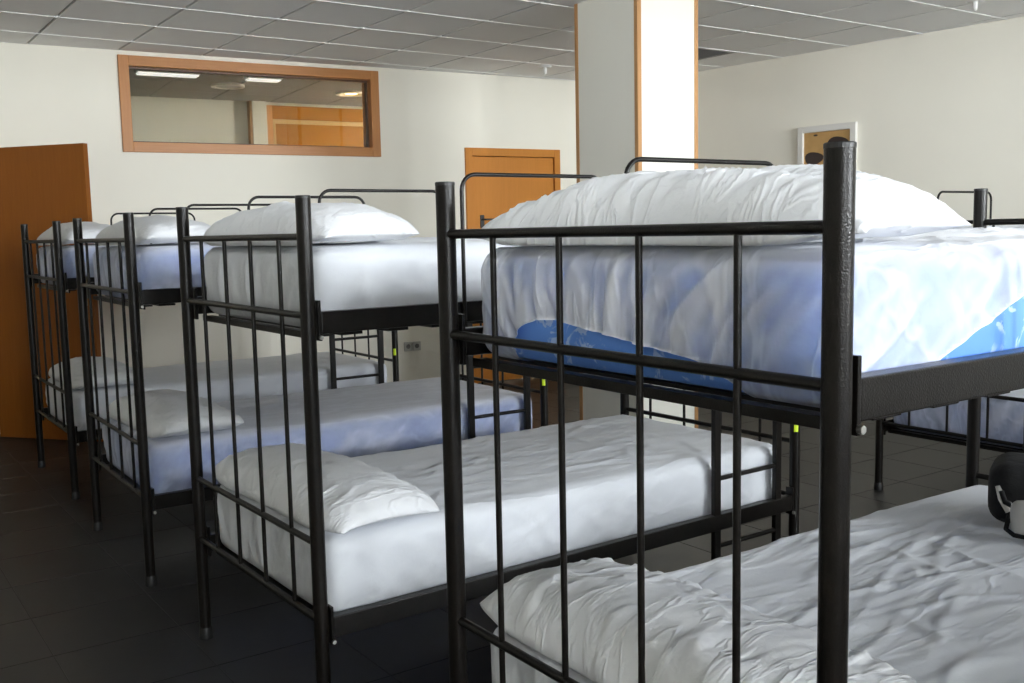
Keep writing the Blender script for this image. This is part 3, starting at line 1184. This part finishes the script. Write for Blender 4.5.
MX = 0.048
names = ['the bed nearest the camera', 'the second bed from the camera', 'the third bed from the camera', 'the bed by the open door', 'the bed behind the row',
         'the added unseen bed by the windows', 'the added unseen bed by the right wall', 'the added unseen bed in the right corner']
GU, GL = 'mattresses on the upper bunks', 'mattresses on the lower bunks'
spec = [
    # bed, upper?, step, seed, ticking, cover, openings, strength, label
    (0, True, 0.0065, 11, M_BLUE, M_SHEET, [head_open, side_open], 1.35, 'blue flowered mattress under slipping cover on the upper bunk of ' + names[0]),
    (0, False, 0.0095, 12, M_PALE, M_SHEETW, None, 1.2, 'white covered mattress under the bag on the lower bunk of ' + names[0]),
    (1, True, 0.014, 13, M_PALE, M_SHEETW, None, 0.9, 'white covered mattress on the upper bunk of ' + names[1]),
    (1, False, 0.014, 14, M_PALE, M_SHEETW, None, 1.0, 'white covered mattress on the lower bunk of ' + names[1]),
    (2, True, 0.02, 15, M_BLUE, M_SHEETB, None, 0.9, 'bluish covered mattress on the upper bunk of ' + names[2]),
    (2, False, 0.02, 16, M_BLUE, M_SHEETB, None, 0.9, 'bluish covered mattress on the lower bunk of ' + names[2]),
    (3, True, 0.024, 17, M_BLUE, M_SHEETB, None, 0.9, 'blue mattress under sheer cover on the upper bunk of ' + names[3]),
    (3, False, 0.024, 18, M_BLUE, M_SHEETW, None, 0.9, 'pale covered mattress on the lower bunk of ' + names[3]),
    (4, True, 0.03, 19, M_BLUE, M_SHEETB, None, 0.8, 'bluish grey mattress on the upper bunk of ' + names[4]),
    (5, True, 0.05, 21, M_PALE, M_SHEETW, None, 0.8, 'white covered mattress on the upper bunk of ' + names[5]),  # bedding of the added unseen beds, blocks low window light
    (5, False, 0.05, 22, M_PALE, M_SHEETW, None, 0.8, 'white covered mattress on the lower bunk of ' + names[5]),
    (6, True, 0.05, 23, M_PALE, M_SHEETW, None, 0.8, 'white covered mattress on the upper bunk of ' + names[6]),
    (6, False, 0.05, 24, M_PALE, M_SHEETW, None, 0.8, 'white covered mattress on the lower bunk of ' + names[6]),
    (7, True, 0.05, 25, M_PALE, M_SHEETW, None, 0.8, 'white covered mattress on the upper bunk of ' + names[7]),
    (7, False, 0.05, 26, M_PALE, M_SHEETW, None, 0.8, 'white covered mattress on the lower bunk of ' + names[7]),
    (4, False, 0.022, 20, M_BLUE, M_SHEETB, None, 1.4, 'creased blue white mattress on the lower bunk of ' + names[4]),
]
for (k, up, step, seed, mm, ms, op, stg, lab) in spec:
    z = ZU if up else ZLO
    mattress(lab, GU if up else GL, at_bed(k, MX, 0, z), BEDS[k][2], LZU if up else LZL, step, seed, mm, ms, op, stg, 0.0)


# ------------------------------------------------------------------ pillows
def pillow_mesh(L, W, T, seed, nu=84, nv=46, sag=0.0, wr=1.0, flat=0.0, taper=0.0):
    """lies on z=0; length along y, width along x"""
    u = np.linspace(-1, 1, nu + 1)
    v = np.linspace(-1, 1, nv + 1)
    # denser towards the rim
    u = np.sin(u * math.pi / 2) * 0.6 + u * 0.4
    v = np.sin(v * math.pi / 2) * 0.6 + v * 0.4
    U, V = np.meshgrid(u, v, indexing='ij')
    au, av = np.abs(U), np.abs(V)
    # outline: sides bow inwards between pointed corners
    y = U * (L / 2) * (1 - 0.055 * (1 - av ** 2))
    x = V * (W / 2) * (1 - 0.085 * (1 - au ** 2) - 0.20 * au ** 7)
    prof = (np.clip(1 - au ** 3.0, 0, 1) ** 0.52) * (np.clip(1 - av ** 2.4, 0, 1) ** 0.52)
    if taper:
        slope = (np.clip(1 - au ** 1.9, 0, 1) ** 0.72) * (np.clip(1 - av ** 2.4, 0, 1) ** 0.52)
        prof = np.where(U > 0, prof * (1 - taper) + slope * taper, prof)
    base = 0.030 * (au ** 5) + 0.003 * av ** 4          # the rim lifts a little off the mattress
    warp = 0.35 * (vnoise(U * 2 + 5, V * 2, seed) - 0.5)
    w1 = ridge((U + warp * .5) * 9 + 20, V * 1.6 + U * 1.2 + 7, seed + 1)
    w2 = ridge((U + warp) * 17 + 40, V * 2.4 - U * 2, seed + 2)
    w4 = ridge((U + warp * .6) * 30 + 11 + V * 2, V * 2.2 + U * 5, seed + 4)
    w3 = vnoise(U * 3 + 9, V * 3, seed + 3) - 0.5
    edge = np.clip(av, 0, 1) ** 1.2 * 0.8 + 0.25
    ang = np.arctan2(V * W, (au - 1.0) * L * 0.9)
    rad = np.clip(1 - np.hypot((au - 1) * L * .5, (av - 1) * W * .5) / (0.45 * W), 0, 1)
    corner = rad * (0.5 + 0.5 * np.sin(np.arctan2((1 - av) * W, (1 - au) * L + 1e-6) * 16 + seed)) * 0.006
    fade = np.clip(prof * 2.2 - 0.25, 0, 1)
    up = prof * T * (1 + 0.16 * w3) + fade * wr * (0.0080 * w1 * edge + 0.0055 * w2 * edge + 0.0032 * w4 * edge) + corner * fade
    dn = prof * T * 0.30
    zt = base + T * 0.05 + up * 0.90
    zb = base + T * 0.05 - dn
    zb = np.maximum(zb, 0.002 + 0.004 * (1 - prof))
    if flat:
        zt = zt - flat * np.clip(-V, 0, 1) * prof
    # the ends hang over the rounded mattress edge
    hang = 0.020 * np.clip((np.abs(y) - 0.385) / 0.085, 0, 1.2) ** 1.6 + 0.016 * np.clip((-x - (W / 2 - 0.07)) / 0.07, 0, 1) ** 1.6
    zt = zt - hang
    zb = zb - hang
    P, quads = [], []
    nU, nV = nu + 1, nv + 1
    top = np.stack([x, y, zt], -1).reshape(-1, 3)
    inner = np.ones((nU, nV), bool)
    inner[0, :] = inner[-1, :] = False
    inner[:, 0] = inner[:, -1] = False
    ib = np.full((nU, nV), -1)
    P = top.tolist()
    # rim vertices are shared by both skins
    for i in range(nU):
        for j in range(nV):
            if inner[i, j]:
                ib[i, j] = len(P)
                P.append((float(x[i, j]), float(y[i, j]), float(zb[i, j])))
            else:
                ib[i, j] = i * nV + j
    for i in range(nu):
        for j in range(nv):
            a, b, c, d = i * nV + j, (i + 1) * nV + j, (i + 1) * nV + j + 1, i * nV + j + 1
            quads.append((a, d, c, b))
            quads.append((int(ib[i, j]), int(ib[i + 1, j]), int(ib[i + 1, j + 1]), int(ib[i, j + 1])))
    return np.array(P), quads


def pillow(label, group, k, lx, ly, z, L, W, T, seed, yaw=0.0, tilt=(0, 0), res=(130, 64), wr=1.0, taper=0.0):
    P, Q = pillow_mesh(L, W, T, seed, res[0], res[1], wr=wr, taper=taper)
    me = make_mesh_np('pillow', P, Q, M_PILLOW)
    o = put('pillow', me, None, at_bed(k, lx, ly, z), (tilt[0], tilt[1], BEDS[k][2] + yaw))
    return tag(o, label, 'pillow', group)


PU, PL = 'pillows on the upper bunks', 'pillows on the lower bunks'
zu = ZU + LZU + 0.0165
zl = ZLO + LZL + 0.0185
NB = names
pillow('large white pillow on the upper bunk of ' + NB[0], PU, 0, 0.190, 0.015, zu, 0.955, 0.31, 0.124, 31, 0.0, wr=1.9, taper=1.0)
pillow('white pillow on the lower bunk of ' + NB[0], PL, 0, 0.205, 0.0, zl, 0.94, 0.37, 0.125, 32, 0.0, wr=1.3)
pillow('white pillow on the upper bunk of ' + NB[1], PU, 1, 0.20, 0.0, zu, 0.94, 0.35, 0.122, 33, 0.0)
pillow('white pillow on the lower bunk of ' + NB[1], PL, 1, 0.212, -0.005, zl, 0.95, 0.38, 0.12, 34, 0.02)
pillow('white pillow on the upper bunk of ' + NB[2], PU, 2, 0.22, 0.0, zu, 0.90, 0.37, 0.12, 35, 0.0, res=(56, 30))
pillow('white pillow on the lower bunk of ' + NB[2], PL, 2, 0.24, -0.03, zl, 0.86, 0.40, 0.12, 36, 0.03, res=(56, 30))
pillow('white pillow on the upper bunk of ' + NB[3], PU, 3, 0.22, 0.02, zu, 0.90, 0.38, 0.125, 37, 0.0, res=(48, 26))
pillow('white pillow on the lower bunk of ' + NB[3], PL, 3, 0.24, 0.0, zl, 0.88, 0.40, 0.12, 38, 0.0, res=(48, 26))

# ------------------------------------------------------------------ bag on the nearest lower mattress
M_BAG = mat('black nylon', (0.005, 0.005, 0.0055), 0.85)
_n = noise(M_BAG, 30, 4, 0.6, coords(M_BAG))
add_bump(M_BAG, _n.outputs['Fac'], 0.4, 0.01)
M_BAGG = mat('grey bag lining', (0.40, 0.395, 0.38), 0.7)
_n = noise(M_BAGG, 18, 4, 0.6, coords(M_BAGG))
add_bump(M_BAGG, _n.outputs['Fac'], 0.3, 0.01)
M_STRAP = mat('pale grey webbing', (0.55, 0.54, 0.51), 0.7)
bag = tag(empty('bag', (1.612, 0.468, zl + 0.006)), 'black bag with grey panel and pale straps on the nearest lower mattress', 'bag')


def soft_box(name, lx, ly, lz, r, step, seed, amp, m, loc, rz=0.0):
    P, N, Q = box_grid(lx, ly, lz, r, step)
    P = P + N * (amp * (vnoise(P[:, 0] * 14 + P[:, 2] * 9, P[:, 1] * 14 + 4, seed) - 0.4))[:, None]
    P[:, 2] -= P[:, 2].min()
    P[:, 0] -= lx / 2
    return put(name, make_mesh_np(name, P, Q, m), bag, loc, (0, 0, rz))


soft_box('body', 0.25, 0.50, 0.155, 0.05, 0.02, 3, 0.010, M_BAG, (0.03, -0.05, 0), 0.45)
soft_box('back_panel', 0.045, 0.34, 0.085, 0.022, 0.012, 5, 0.010, M_BAGG, (-0.165, -0.125, 0.012), 0.45)


def front(y, z, out=0.0):
    # a point on the camera side of the bag: y along it, z up, out towards the camera
    c, s_ = math.cos(0.45), math.sin(0.45)
    lx, ly = -0.115 - out, y
    return (0.03 + lx * c - ly * s_, -0.05 + lx * s_ + ly * c, z)


MB().tube([front(0.115 - 0.30 * q / 16, 0.045 + 0.062 * math.sin(math.pi * (0.12 + 0.5 * q / 16)), 0.045) for q in range(17)], 0.005, 10).build('piping', M_STRAP, bag)
MB().tube([front(0.215, 0.10, 0.012), front(0.205, 0.075, 0.024), front(0.16, 0.060, 0.045), front(0.08, 0.045, 0.062), front(-0.02, 0.030, 0.066), front(-0.14, 0.018, 0.062)], 0.007, 10).build('strap', M_BAG, bag)
MB().tube([front(0.222, 0.11, 0.0), front(0.214, 0.08, 0.012), front(0.195, 0.05, 0.02)], 0.009, 10).build('side_band', M_STRAP, bag)
MB().tube([front(0.17, 0.030, 0.03), front(0.16, 0.016, 0.06), front(0.10, 0.011, 0.095), front(0.02, 0.014, 0.10), front(-0.06, 0.012, 0.085), front(-0.16, 0.010, 0.07)], 0.008, 10).build('strap', M_STRAP, bag)
MB().tube([front(0.195, 0.04, 0.02), front(0.20, 0.012, 0.05), front(0.18, 0.008, 0.085), front(0.14, 0.010, 0.105), front(0.10, 0.022, 0.100)], 0.006, 10).build('buckle_loop', M_BAG, bag)
